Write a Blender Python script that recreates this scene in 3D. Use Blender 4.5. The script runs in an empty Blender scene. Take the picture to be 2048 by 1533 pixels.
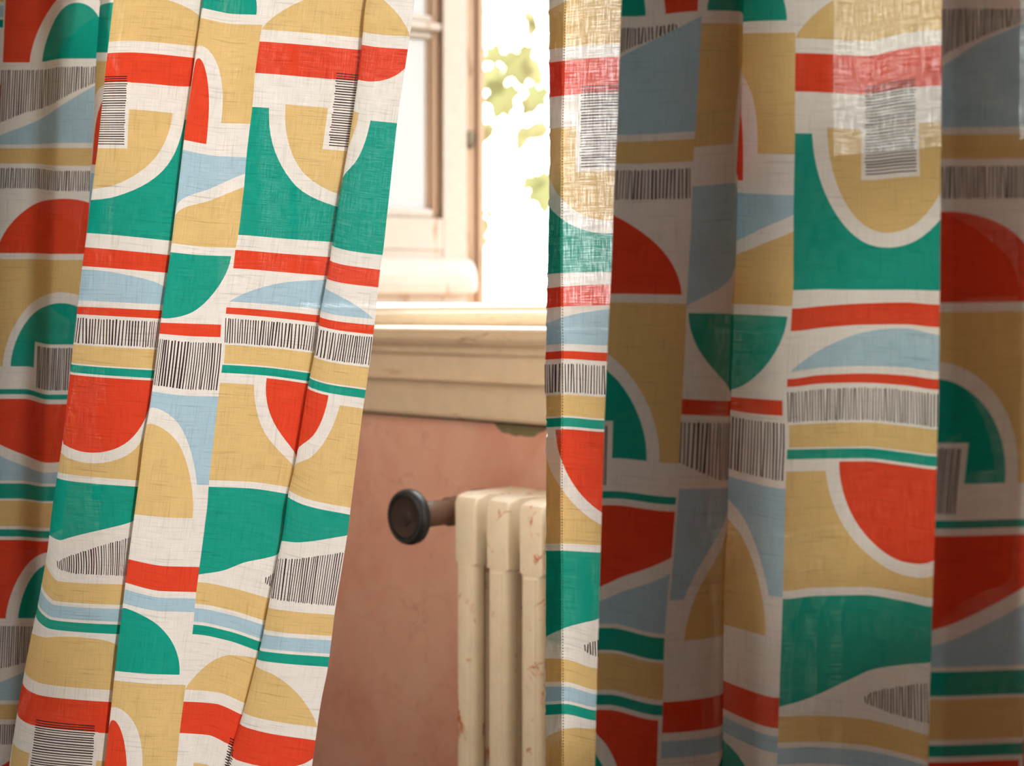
import bpy, bmesh, math, random
import numpy as np
from mathutils import Vector, Matrix
from mathutils.geometry import delaunay_2d_cdt

sc = bpy.context.scene
C = sc.collection

# ------------------------------------------------------------------ camera
FPX, CXP, HOR, EYE = 2844.0, 1024.0, 630.0, 0.98     # focal length / principal column / horizon row in pixels, eye height
cam_d = bpy.data.cameras.new('camera')
cam = bpy.data.objects.new('camera', cam_d)
C.objects.link(cam)
cam.location = (0, 0, EYE)
cam.rotation_euler = (math.pi / 2, 0, 0)
cam_d.sensor_width = 36.0
cam_d.lens = 36.0 * FPX / 2048
cam_d.shift_y = -(766.5 - HOR) / 2048
cam_d.clip_start = 0.05
cam_d.dof.use_dof = True
cam_d.dof.focus_distance = 1.50
cam_d.dof.aperture_fstop = 4.2
sc.camera = cam

# ------------------------------------------------------------------ world and light
SKY = 7.5
w = bpy.data.worlds.new('overcast_sky'); sc.world = w
w.use_nodes = True
bg = w.node_tree.nodes['Background']
bg.inputs[0].default_value = (1.0, 0.985, 0.965, 1)
bg.inputs[1].default_value = SKY

sc.view_settings.view_transform = 'Standard'
sc.view_settings.look = 'None'
sc.view_settings.gamma = 1.0
sc.view_settings.exposure = 0.36
sc.view_settings.use_curve_mapping = False
sc.cycles.max_bounces = 9
sc.cycles.diffuse_bounces = 6
sc.cycles.transparent_max_bounces = 16
sc.cycles.caustics_reflective = False
sc.cycles.caustics_refractive = False

R2 = math.sqrt(0.5)
def W(s, n, z):
    """wall frame -> world: s runs along the window wall, n into it"""
    return Vector(((s + n) * R2, (n - s) * R2, z))
WROT = Matrix(((R2, R2, 0, 0), (-R2, R2, 0, 0), (0, 0, 1, 0), (0, 0, 0, 1)))   # (s, n, z) axes

WIN_S0, WIN_S1, WIN_Z0, WIN_Z1 = -2.43, -0.42, 0.957, 2.25      # window opening in the wall
WALL_N, WALL_T = 1.60, 0.20
ROOM_S0, ROOM_S1, ROOM_N0, ROOM_H = -3.7, 0.25, -2.2, 2.75
RW_S0, RW_S1, RW_Z0, RW_Z1 = -2.10, -0.90, 1.02, 1.98              # unseen window added as front fill, in the wall behind the camera

def portal(name, s, n, z, sx, sz, ry):
    d = bpy.data.lights.new(name, 'AREA'); d.shape = 'RECTANGLE'; d.size = sx; d.size_y = sz
    d.cycles.is_portal = True
    o = bpy.data.objects.new(name, d); C.objects.link(o)
    o.location = W(s, n, z)
    o.rotation_euler = (math.pi / 2, 0, -math.pi / 4 + ry)
    return o
# an area light shines along its -Z; rotated so that it looks into the room
portal('sky_portal', (WIN_S0 + WIN_S1) / 2, WALL_N + WALL_T + 0.02, (WIN_Z0 + WIN_Z1) / 2, WIN_S1 - WIN_S0, WIN_Z1 - WIN_Z0, math.pi)
portal('sky_portal_rear', (RW_S0 + RW_S1) / 2, ROOM_N0 - WALL_T - 0.02, (RW_Z0 + RW_Z1) / 2, RW_S1 - RW_S0, RW_Z1 - RW_Z0, 0)
SW_N0, SW_N1, SW_Z0, SW_Z1 = 1.22, 1.57, 0.08, 2.40             # unseen glazed opening added in the side wall to light behind the curtains
o = portal('sky_portal_side', ROOM_S1 + WALL_T + 0.02, (SW_N0 + SW_N1) / 2, (SW_Z0 + SW_Z1) / 2, SW_N1 - SW_N0, SW_Z1 - SW_Z0, math.pi / 2)
sun_d = bpy.data.lights.new('hazy_sun', 'SUN'); sun_d.energy = 13.0; sun_d.angle = math.radians(7); sun_d.color = (1.0, 0.96, 0.91)
sun = bpy.data.objects.new('hazy_sun', sun_d); C.objects.link(sun)
SUN_DIR = (W(0.50, -0.866, 0) * math.cos(math.radians(33)) + Vector((0, 0, -math.sin(math.radians(33))))).normalized()
sun.rotation_euler = SUN_DIR.to_track_quat('-Z', 'Y').to_euler()
sun.location = W(-1.6, 6, 4)
for o in list(C.objects):
    if o.type == 'LIGHT' and o.data.type == 'AREA':
        # make sure the portal faces the room centre
        fwd = (o.rotation_euler.to_matrix() @ Vector((0, 0, -1)))
        if fwd.dot(W(-1.3, 0, o.location.z) - o.location) < 0:
            o.rotation_euler.rotate_axis('Y', math.pi)

# ------------------------------------------------------------------ helpers
def lin(c):
    return tuple(((x / 255) / 12.92 if x / 255 <= 0.04045 else ((x / 255 + 0.055) / 1.055) ** 2.4) for x in c) + (1,)

def obj(name, mesh_or_bm, mat=None, parent=None, smooth=False):
    if isinstance(mesh_or_bm, bmesh.types.BMesh):
        me = bpy.data.meshes.new(name)
        bmesh.ops.recalc_face_normals(mesh_or_bm, faces=mesh_or_bm.faces)
        mesh_or_bm.to_mesh(me); mesh_or_bm.free()
    else:
        me = mesh_or_bm
    if mat is not None and not me.materials:
        for m in (mat if isinstance(mat, (list, tuple)) else [mat]):
            me.materials.append(m)
    if smooth:
        me.polygons.foreach_set('use_smooth', [True] * len(me.polygons))
    o = bpy.data.objects.new(name, me)
    C.objects.link(o)
    if parent: o.parent = parent
    return o

def empty(name, loc=(0, 0, 0)):
    o = bpy.data.objects.new(name, None); C.objects.link(o); o.location = loc
    o.empty_display_size = 0.05
    return o

def tag(o, label, cat, group=None):
    o['label'] = label; o['category'] = cat
    if group: o['group'] = group
    return o

def struct(o):
    o['kind'] = 'structure'; return o

def bx(bm, a0, a1, b0, b1, c0, c1, bevel=0.0, mat=None, seg=2):
    """box between s0..s1, n0..n1, z0..z1 in the wall frame (or in plain axes when mat is given)"""
    r = bmesh.ops.create_cube(bm, size=1.0)
    vs = r['verts']
    for v in vs:
        v.co = Vector(((a0 + a1) / 2 + v.co.x * (a1 - a0), (b0 + b1) / 2 + v.co.y * (b1 - b0), (c0 + c1) / 2 + v.co.z * (c1 - c0)))
    if bevel:
        es = list({e for v in vs for e in v.link_edges})
        rr = bmesh.ops.bevel(bm, geom=es, offset=bevel, segments=seg, profile=0.5, affect='EDGES', clamp_overlap=True)
        vs = list({v for f in rr['faces'] for v in f.verts} | {v for v in vs if v.is_valid})
    return vs

def extrude_profile(bm, prof, a0, a1, steps=1):
    """closed profile [(n, z)] swept along s from a0 to a1"""
    rings = []
    for k in range(steps + 1):
        a = a0 + (a1 - a0) * k / steps
        rings.append([bm.verts.new((a, p[0], p[1])) for p in prof])
    m = len(prof)
    for k in range(steps):
        for i in range(m):
            bm.faces.new((rings[k][i], rings[k][(i + 1) % m], rings[k + 1][(i + 1) % m], rings[k + 1][i]))
    bm.faces.new(rings[0]); bm.faces.new(rings[-1][::-1])

def lathe(bm, prof, seg=48):
    """profile [(axis, radius)] turned about the local X axis"""
    rings = []
    for a, r in prof:
        if r < 1e-6:
            rings.append([bm.verts.new((a, 0, 0))])
        else:
            rings.append([bm.verts.new((a, r * math.cos(2 * math.pi * k / seg), r * math.sin(2 * math.pi * k / seg))) for k in range(seg)])
    for A, B in zip(rings, rings[1:]):
        for k in range(seg):
            k2 = (k + 1) % seg
            if len(A) == 1 and len(B) == 1: continue
            if len(A) == 1: bm.faces.new((A[0], B[k], B[k2]))
            elif len(B) == 1: bm.faces.new((A[k], B[0], A[k2]))
            else: bm.faces.new((A[k], B[k], B[k2], A[k2]))

def tube(bm, pts, rad, seg=8):
    rings = []
    n = len(pts)
    for i, p in enumerate(pts):
        p = Vector(p)
        d = (Vector(pts[min(i + 1, n - 1)]) - Vector(pts[max(i - 1, 0)])).normalized()
        up = Vector((0, 0, 1)) if abs(d.z) < 0.9 else Vector((1, 0, 0))
        x = d.cross(up).normalized(); y = d.cross(x)
        r = rad[i] if isinstance(rad, (list, tuple)) else rad
        rings.append([bm.verts.new(p + (x * math.cos(2 * math.pi * k / seg) + y * math.sin(2 * math.pi * k / seg)) * r) for k in range(seg)])
    for A, B in zip(rings, rings[1:]):
        for k in range(seg):
            bm.faces.new((A[k], A[(k + 1) % seg], B[(k + 1) % seg], B[k]))
    bm.faces.new(rings[0][::-1]); bm.faces.new(rings[-1])

# ------------------------------------------------------------------ materials
def new_mat(name):
    m = bpy.data.materials.new(name); m.use_nodes = True
    nt = m.node_tree; nt.nodes.clear()
    out = nt.nodes.new('ShaderNodeOutputMaterial')
    return m, nt, out

def N(nt, t, **kw):
    n = nt.nodes.new(t)
    for k, v in kw.items():
        if k.startswith('i_'):
            n.inputs[int(k[2:]) if k[2:].isdigit() else k[2:].replace('_', ' ')].default_value = v
        else: setattr(n, k, v)
    return n

def ramp(nt, fac, stops):
    r = nt.nodes.new('ShaderNodeValToRGB')
    e = r.color_ramp.elements
    while len(e) < len(stops): e.new(0.5)
    for el, (p, c) in zip(e, stops):
        el.position = p; el.color = c
    nt.links.new(fac, r.inputs[0])
    return r.outputs[0]

def mixc(nt, fac, a, b, mode='MIX'):
    m = nt.nodes.new('ShaderNodeMix'); m.data_type = 'RGBA'; m.blend_type = mode
    for sock, val in ((m.inputs['Factor'], fac), (m.inputs['A'], a), (m.inputs['B'], b)):
        pass
    ins = [i for i in m.inputs if i.type == 'RGBA']
    fi = [i for i in m.inputs if i.type == 'VALUE'][0]
    for sock, val in ((fi, fac), (ins[0], a), (ins[1], b)):
        if isinstance(val, bpy.types.NodeSocket): nt.links.new(val, sock)
        else: sock.default_value = val
    return [o for o in m.outputs if o.type == 'RGBA'][0]

def noise(nt, vec, scale, detail=4.0, rough=0.55, dist=0.0):
    n = nt.nodes.new('ShaderNodeTexNoise')
    n.inputs['Scale'].default_value = scale; n.inputs['Detail'].default_value = detail
    n.inputs['Roughness'].default_value = rough; n.inputs['Distortion'].default_value = dist
    if vec is not None: nt.links.new(vec, n.inputs['Vector'])
    return n.outputs['Fac']

def mapping(nt, scale=(1, 1, 1), src='Object', loc=(0, 0, 0), rot=(0, 0, 0)):
    tc = nt.nodes.new('ShaderNodeNewGeometry' if src == 'Position' else 'ShaderNodeTexCoord')
    mp = nt.nodes.new('ShaderNodeMapping')
    mp.inputs['Scale'].default_value = scale; mp.inputs['Location'].default_value = loc
    mp.inputs['Rotation'].default_value = rot
    nt.links.new(tc.outputs[src], mp.inputs[0])
    return mp.outputs[0]

def bsdf(nt, out, col, rough=0.6, metal=0.0, bump=None, bstr=0.3, bdist=0.002, spec=0.4):
    b = nt.nodes.new('ShaderNodeBsdfPrincipled')
    if isinstance(col, bpy.types.NodeSocket): nt.links.new(col, b.inputs['Base Color'])
    else: b.inputs['Base Color'].default_value = col
    if isinstance(rough, bpy.types.NodeSocket): nt.links.new(rough, b.inputs['Roughness'])
    else: b.inputs['Roughness'].default_value = rough
    b.inputs['Metallic'].default_value = metal
    b.inputs['Specular IOR Level'].default_value = spec
    if bump is not None:
        bp = nt.nodes.new('ShaderNodeBump'); bp.inputs['Strength'].default_value = bstr
        bp.inputs['Distance'].default_value = bdist
        nt.links.new(bump, bp.inputs['Height']); nt.links.new(bp.outputs[0], b.inputs['Normal'])
    nt.links.new(b.outputs[0], out.inputs[0])
    return b

def mat_plaster(name, base, light, dark):
    m, nt, out = new_mat(name)
    v = mapping(nt)
    n1 = noise(nt, v, 3.2, 6, 0.6, 0.6)
    n2 = noise(nt, v, 11.0, 6, 0.65, 1.2)
    vs = mapping(nt, (1, 1, 0.12))
    n3 = noise(nt, vs, 14.0, 4, 0.6)
    c = ramp(nt, n1, [(0.3, dark), (0.5, base), (0.72, light)])
    c = mixc(nt, ramp(nt, n2, [(0.42, (0, 0, 0, 1)), (0.75, (0.65, 0.65, 0.65, 1))]), c, light)
    c = mixc(nt, ramp(nt, n3, [(0.5, (0, 0, 0, 1)), (0.85, (0.4, 0.4, 0.4, 1))]), c, dark)
    # hairline cracks
    wv = nt.nodes.new('ShaderNodeTexVoronoi'); wv.feature = 'DISTANCE_TO_EDGE'
    wv.inputs['Scale'].default_value = 5.0
    dv = nt.nodes.new('ShaderNodeVectorMath'); dv.operation = 'MULTIPLY_ADD'
    nc = nt.nodes.new('ShaderNodeTexNoise'); nc.inputs['Scale'].default_value = 7.0; nc.inputs['Detail'].default_value = 5
    nt.links.new(v, nc.inputs['Vector'])
    nt.links.new(nc.outputs['Color'], dv.inputs[0]); dv.inputs[1].default_value = (0.35, 0.35, 0.35); nt.links.new(v, dv.inputs[2])
    nt.links.new(dv.outputs[0], wv.inputs['Vector'])
    ck = ramp(nt, wv.outputs['Distance'], [(0.0, (0.35, 0.35, 0.35, 1)), (0.012, (0, 0, 0, 1))])
    c = mixc(nt, ck, c, tuple(x * 0.62 for x in dark[:3]) + (1,))
    n4 = noise(nt, v, 26.0, 6, 0.7, 0.5)
    ad = N(nt, 'ShaderNodeMath', operation='ADD'); nt.links.new(n4, ad.inputs[0]); nt.links.new(n1, ad.inputs[1])
    bsdf(nt, out, c, 0.9, bump=ad.outputs[0], bstr=0.35, bdist=0.006, spec=0.15)
    return m

def mat_paint(name, paint, under, amount=0.5, grain=(1, 1, 14), scale=9.0, rough=0.55, stain=None, src='Object'):
    """old flaking paint: a paint colour, with the bare stuff under it showing in flakes"""
    m, nt, out = new_mat(name)
    v = mapping(nt, grain, src)
    vo = mapping(nt, src=src)
    n1 = noise(nt, v, scale, 8, 0.68, 0.8)
    n2 = noise(nt, vo, 40.0, 4, 0.6)
    f = ramp(nt, n1, [(amount, (0, 0, 0, 1)), (amount + 0.06, (1, 1, 1, 1))])
    pc = mixc(nt, ramp(nt, n2, [(0.35, (0, 0, 0, 1)), (0.8, (0.5, 0.5, 0.5, 1))]), paint, stain or tuple(x * 0.82 for x in paint[:3]) + (1,))
    c = mixc(nt, f, pc, under)
    bsdf(nt, out, c, rough, bump=n1, bstr=0.4, bdist=0.002, spec=0.3)
    return m

def mat_simple(name, col, rough=0.6, metal=0.0, scale=30, var=0.25, spec=0.4):
    m, nt, out = new_mat(name)
    n1 = noise(nt, mapping(nt), scale, 5, 0.65)
    c = mixc(nt, n1, col, tuple(x * (1 - var) for x in col[:3]) + (1,))
    bsdf(nt, out, c, rough, metal, bump=n1, bstr=0.15, bdist=0.001, spec=spec)
    return m

# ---- curtain cloth: one translucent weave, one ink colour per printed area
def mat_cloth(name, col, trans=0.5, seed=0.0):
    m, nt, out = new_mat(name)
    uv = nt.nodes.new('ShaderNodeUVMap'); uv.uv_map = 'cloth'
    def mp(sx, sy):
        k = nt.nodes.new('ShaderNodeMapping'); k.inputs['Scale'].default_value = (sx, sy, 1)
        nt.links.new(uv.outputs[0], k.inputs[0]); return k.outputs[0]
    # uv is in cloth units (1 unit = 100 print pixels)
    weft = noise(nt, mp(2.2, 62.0), 1.0, 4, 0.7)
    warp = noise(nt, mp(62.0, 2.2), 1.0, 4, 0.7)
    slub = noise(nt, mp(1.1, 30.0), 1.0, 2, 0.5)
    slub2 = noise(nt, mp(30.0, 1.1), 1.0, 2, 0.5)
    cloud = noise(nt, mp(1.6, 1.6), 1.0, 3, 0.5)
    a = N(nt, 'ShaderNodeMath', operation='ADD'); nt.links.new(weft, a.inputs[0]); nt.links.new(warp, a.inputs[1])
    b = N(nt, 'ShaderNodeMath', operation='MULTIPLY'); nt.links.new(a.outputs[0], b.inputs[0]); b.inputs[1].default_value = 0.5
    thick = ramp(nt, b.outputs[0], [(0.36, (1.0, 1.0, 1.0, 1)), (0.60, (0.66, 0.66, 0.66, 1))])
    s1 = ramp(nt, slub, [(0.58, (1, 1, 1, 1)), (0.74, (0.70, 0.70, 0.70, 1))])
    s2 = ramp(nt, slub2, [(0.58, (1, 1, 1, 1)), (0.74, (0.80, 0.80, 0.80, 1))])
    cl = ramp(nt, cloud, [(0.3, (0.95, 0.95, 0.95, 1)), (0.7, (1, 1, 1, 1))])
    tm = mixc(nt, 1.0, mixc(nt, 1.0, mixc(nt, 1.0, thick, s1, 'MULTIPLY'), s2, 'MULTIPLY'), cl, 'MULTIPLY')
    cd = mixc(nt, 0.65, col, mixc(nt, 1.0, col, tm, 'MULTIPLY'))
    ct = mixc(nt, 1.0, col, tm, 'MULTIPLY')
    d = nt.nodes.new('ShaderNodeBsdfDiffuse'); nt.links.new(cd, d.inputs[0])
    t = nt.nodes.new('ShaderNodeBsdfTranslucent'); nt.links.new(ct, t.inputs[0])
    bp = nt.nodes.new('ShaderNodeBump'); bp.inputs['Strength'].default_value = 0.25; bp.inputs['Distance'].default_value = 0.0006
    nt.links.new(b.outputs[0], bp.inputs['Height'])
    nt.links.new(bp.outputs[0], d.inputs['Normal'])
    mx = nt.nodes.new('ShaderNodeMixShader'); mx.inputs[0].default_value = trans
    nt.links.new(d.outputs[0], mx.inputs[1]); nt.links.new(t.outputs[0], mx.inputs[2])
    tr = nt.nodes.new('ShaderNodeBsdfTransparent')
    gap = ramp(nt, b.outputs[0], [(0.40, (0.09, 0.09, 0.09, 1)), (0.52, (0.008, 0.008, 0.008, 1))])   # gaps of the open weave
    mg = nt.nodes.new('ShaderNodeMixShader'); nt.links.new(gap, mg.inputs[0])
    nt.links.new(mx.outputs[0], mg.inputs[1]); nt.links.new(tr.outputs[0], mg.inputs[2])
    nt.links.new(mg.outputs[0], out.inputs[0])
    return m

INK = {'white': (240, 234, 226), 'yellow': (228, 194, 130), 'red': (230, 74, 46), 'teal': (24, 160, 140), 'blue': (174, 204, 218), 'black': (62, 38, 44)}
INKS = list(INK)
CLOTH = [mat_cloth('cotton_print_' + k, lin(v), 0.185) for k, v in INK.items()]

M_PINK = mat_plaster('pink_plaster', lin((232, 182, 166)), lin((240, 204, 188)), lin((220, 162, 146)))
M_WALL = mat_plaster('warm_plaster', lin((176, 134, 116)), lin((190, 150, 132)), lin((160, 118, 100)))
M_CEIL = mat_simple('ceiling_paint', lin((225, 210, 195)), 0.9, var=0.05)
M_FLOOR = mat_simple('floor_wood', lin((74, 52, 38)), 0.5, scale=6)
M_FRAME = mat_paint('old_white_window_paint', lin((150, 143, 136)), lin((120, 92, 68)), 0.60, (3, 3, 0.6), 9)
M_SILL = mat_paint('cream_sill_paint', lin((224, 210, 188)), lin((184, 158, 126)), 0.62, (1.2, 1.2, 6), 7)
M_BARE = mat_paint('bare_weathered_wood', lin((140, 120, 100)), lin((108, 86, 64)), 0.55, (4, 4, 0.5), 8)
M_RAD = mat_paint('cream_radiator_enamel', lin((244, 236, 220)), lin((190, 104, 56)), 0.602, (1, 1, 0.8), 24, 0.4, src='Position')
M_IRON = mat_simple('dark_hand_wheel', lin((62, 50, 48)), 0.42, 0.3, 40, 0.3)
M_RIM = mat_simple('black_wheel_rim', lin((44, 46, 52)), 0.35, 0.2, 40, 0.3)
M_BRASS = mat_paint('tarnished_brass', lin((112, 84, 70)), lin((104, 132, 116)), 0.55, (1, 1, 1), 25, 0.45)
M_KEY = mat_simple('dark_latch_metal', lin((84, 76, 62)), 0.5, 0.6, 40)
M_TWIG = mat_simple('grey_brown_twig', lin((150, 136, 126)), 0.8)
M_GROUND = mat_simple('garden_ground', lin((96, 104, 66)), 0.95, scale=3)
M_STITCH = mat_simple('stitch_thread', lin((206, 164, 96)), 0.8)

def mat_leaf(name, col):
    m, nt, out = new_mat(name)
    n1 = noise(nt, mapping(nt), 30, 4)
    c = mixc(nt, n1, col, tuple(x * 0.75 for x in col[:3]) + (1,))
    d = nt.nodes.new('ShaderNodeBsdfDiffuse'); t = nt.nodes.new('ShaderNodeBsdfTranslucent')
    nt.links.new(c, d.inputs[0]); nt.links.new(c, t.inputs[0])
    mx = nt.nodes.new('ShaderNodeMixShader'); mx.inputs[0].default_value = 0.5
    nt.links.new(d.outputs[0], mx.inputs[1]); nt.links.new(t.outputs[0], mx.inputs[2])
    nt.links.new(mx.outputs[0], out.inputs[0])
    return m
M_LEAF = [mat_leaf('vine_leaf_green', lin((108, 112, 78))), mat_leaf('vine_leaf_yellow', lin((116, 116, 84)))]

def mat_glass(name, lo, hi):
    m, nt, out = new_mat(name)
    g = nt.nodes.new('ShaderNodeBsdfTransparent'); g.inputs[0].default_value = (0.9, 0.92, 0.9, 1)
    gl = nt.nodes.new('ShaderNodeBsdfGlossy'); gl.inputs['Roughness'].default_value = 0.05
    df = nt.nodes.new('ShaderNodeBsdfDiffuse'); df.inputs[0].default_value = lin((112, 113, 109))
    n1 = noise(nt, mapping(nt, (1, 1, 0.4)), 9, 4)
    f = ramp(nt, n1, [(0.3, (lo, lo, lo, 1)), (0.75, (hi, hi, hi, 1))])
    m1 = nt.nodes.new('ShaderNodeMixShader'); nt.links.new(f, m1.inputs[0])
    nt.links.new(g.outputs[0], m1.inputs[1]); nt.links.new(df.outputs[0], m1.inputs[2])
    m2 = nt.nodes.new('ShaderNodeMixShader'); m2.inputs[0].default_value = 0.08
    nt.links.new(m1.outputs[0], m2.inputs[1]); nt.links.new(gl.outputs[0], m2.inputs[2])
    nt.links.new(m2.outputs[0], out.inputs[0])
    return m
M_GLASS = mat_glass('dusty_window_glass', 0.93, 0.98)
M_GLASS_CLEAR = mat_glass('clear_window_glass', 0.05, 0.2)

# ------------------------------------------------------------------ the room
def wall_obj(name, boxes, mat):
    bm = bmesh.new()
    for b in boxes: bx(bm, *b)
    o = obj(name, bm, mat); o.matrix_world = WROT
    return struct(o)
T = WALL_T
S0, S1, N0 = ROOM_S0, ROOM_S1, ROOM_N0
wall_obj('wall_back', [(S0, WIN_S0, WALL_N, WALL_N + T, 0, ROOM_H), (WIN_S1, S1, WALL_N, WALL_N + T, 0, ROOM_H),
                       (WIN_S0, WIN_S1, WALL_N, WALL_N + T, 0, 0.93), (WIN_S0, WIN_S1, WALL_N, WALL_N + T, WIN_Z1, ROOM_H)], M_PINK)
wall_obj('wall_left', [(S0 - T, S0, N0 - T, WALL_N + T, 0, ROOM_H)], M_WALL)
wall_obj('wall_right', [(S1, S1 + T, N0 - T, SW_N0, 0, ROOM_H), (S1, S1 + T, SW_N1, WALL_N + T, 0, ROOM_H),
                        (S1, S1 + T, SW_N0, SW_N1, 0, SW_Z0), (S1, S1 + T, SW_N0, SW_N1, SW_Z1, ROOM_H)], M_WALL)
w2 = empty('side_fill_window'); w2.matrix_world = WROT; struct(w2)  # unseen side window, added to brighten the wall and radiator behind the curtains
bm = bmesh.new()
for n_ in (SW_N0, SW_N1 - 0.04): bx(bm, S1 + 0.06, S1 + 0.12, n_, n_ + 0.04, SW_Z0, SW_Z1, 0.004)
for z_ in (SW_Z0, 0.8, SW_Z1 - 0.05): bx(bm, S1 + 0.06, S1 + 0.12, SW_N0 + 0.04, SW_N1 - 0.04, z_, z_ + 0.05, 0.004)
obj('window_frame', bm, M_FRAME, w2)
for z0_, z1_ in ((SW_Z0 + 0.05, 0.8), (0.85, SW_Z1 - 0.05)):
    bm = bmesh.new(); bx(bm, S1 + 0.088, S1 + 0.092, SW_N0 + 0.04, SW_N1 - 0.04, z0_, z1_)
    obj('glass_pane', bm, M_GLASS_CLEAR, w2)  # pane of the added side window
w3 = empty('rear_fill_window'); w3.matrix_world = WROT; struct(w3)  # unseen rear window, added to fill the curtain fronts with light
bm = bmesh.new()
for s_ in (RW_S0, RW_S1 - 0.04): bx(bm, s_, s_ + 0.04, N0 - 0.13, N0 - 0.07, RW_Z0, RW_Z1, 0.004)
for z_ in (RW_Z0, RW_Z1 - 0.04): bx(bm, RW_S0 + 0.04, RW_S1 - 0.04, N0 - 0.13, N0 - 0.07, z_, z_ + 0.04, 0.004)
obj('window_frame', bm, M_FRAME, w3)
bm = bmesh.new(); bx(bm, RW_S0 + 0.04, RW_S1 - 0.04, N0 - 0.102, N0 - 0.098, RW_Z0 + 0.04, RW_Z1 - 0.04)
obj('glass_pane', bm, M_GLASS_CLEAR, w3)  # pane of the added rear window
wall_obj('wall_front', [(S0, RW_S0, N0 - T, N0, 0, ROOM_H), (RW_S1, S1, N0 - T, N0, 0, ROOM_H),
                        (RW_S0, RW_S1, N0 - T, N0, 0, RW_Z0), (RW_S0, RW_S1, N0 - T, N0, RW_Z1, ROOM_H)], M_WALL)
wall_obj('ceiling', [(S0 - T, S1 + T, N0 - T, WALL_N + T, ROOM_H, ROOM_H + 0.1)], M_CEIL)
wall_obj('wall_facade', [(-8, 1.2, WALL_N, WALL_N + T, ROOM_H + 0.1, 7.0), (-8, S0 - T, WALL_N, WALL_N + T, -0.5, ROOM_H + 0.1), (S1 + T, 1.2, WALL_N, WALL_N + T, -0.5, ROOM_H + 0.1), (S0 - T, S1 + T, WALL_N, WALL_N + T, -0.5, -0.1)], M_WALL)
wall_obj('ground', [(-30, 30, WALL_N + T, 60, -0.6, -0.5)], M_GROUND)
wall_obj('floor', [(S0 - T, S1 + T, N0 - T, WALL_N + T, -0.1, 0)], M_FLOOR)

# ------------------------------------------------------------------ the window
win = empty('window_1'); win.matrix_world = WROT; struct(win)
a0, a1 = WIN_S0, WIN_S1
MULL = (-1.265,)                # mullion between the open bay and the closed one
bm = bmesh.new()      # fixed frame: jambs, mullions and head
for s_ in (a0, a1 - 0.05) + MULL:
    bx(bm, s_, s_ + 0.05, 1.66, 1.75, 0.957, WIN_Z1, 0.004)
bx(bm, a0, a1, 1.66, 1.75, WIN_Z1 - 0.05, WIN_Z1, 0.004)
obj('window_frame', bm, M_FRAME, win)
bm = bmesh.new()
extrude_profile(bm, [(1.655, 0.948), (1.655, 0.980), (1.660, 0.985), (1.690, 0.986), (1.692, 0.9925), (1.696, 0.9955), (1.79, 0.994), (1.79, 0.948)], a0 + 0.0, a1 - 0.0, 8)
obj('window_bottom_rail', bm, M_SILL, win)
bm = bmesh.new()      # sill board with a double rounded nose
extrude_profile(bm, [(1.67, 0.930), (1.548, 0.930), (1.540, 0.934), (1.534, 0.941), (1.533, 0.9455), (1.5365, 0.9485), (1.5355, 0.951), (1.534, 0.955), (1.537, 0.9585), (1.545, 0.960), (1.67, 0.960)], a0 - 0.10, a1 + 0.10, 12)
obj('window_sill', bm, M_SILL, win)
bm = bmesh.new()
extrude_profile(bm, [(1.61, 0.930), (1.556, 0.930), (1.556, 0.919), (1.562, 0.914), (1.566, 0.9135), (1.566, 0.880), (1.563, 0.877), (1.563, 0.873), (1.568, 0.870), (1.61, 0.870)], a0 - 0.10, a1 + 0.10, 12)
obj('apron_moulding', bm, M_SILL, win)
bm = bmesh.new()
extrude_profile(bm, [(1.61, 0.870), (1.580, 0.870), (1.580, 0.815), (1.584, 0.810), (1.61, 0.810)], a0 - 0.10, a1 + 0.10, 12)
obj('apron_board', bm, M_SILL, win)

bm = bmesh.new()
bx(bm, a0 - 0.10, a1 + 0.10, 1.592, 1.602, 0.8062, 0.8105)  # dark strip standing in for the shadow in the crack under the apron
obj('apron_shadow_gap', bm, mat_simple('shadow_gap_dark', lin((74, 66, 58)), 0.95), win)
bm = bmesh.new()
g_ = random.Random(11); top_ = []; low_ = []
for k in range(13):
    s_ = -1.640 + 0.120 * k / 12
    top_.append((s_, 0.8065)); low_.append((s_, 0.8045 - (0.017 * math.sin(math.pi * k / 12) ** 0.6 + g_.uniform(-0.003, 0.003))))
f0 = bm.faces.new([bm.verts.new((a, 1.5992, z)) for a, z in top_ + low_[::-1]])
r_ = bmesh.ops.extrude_face_region(bm, geom=[f0])
for v in r_['geom']:
    if isinstance(v, bmesh.types.BMVert): v.co.y += 0.003
obj('plaster_chip', bm, mat_simple('grey_green_render', lin((150, 144, 112)), 0.95, scale=60, var=0.5), win)

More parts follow.
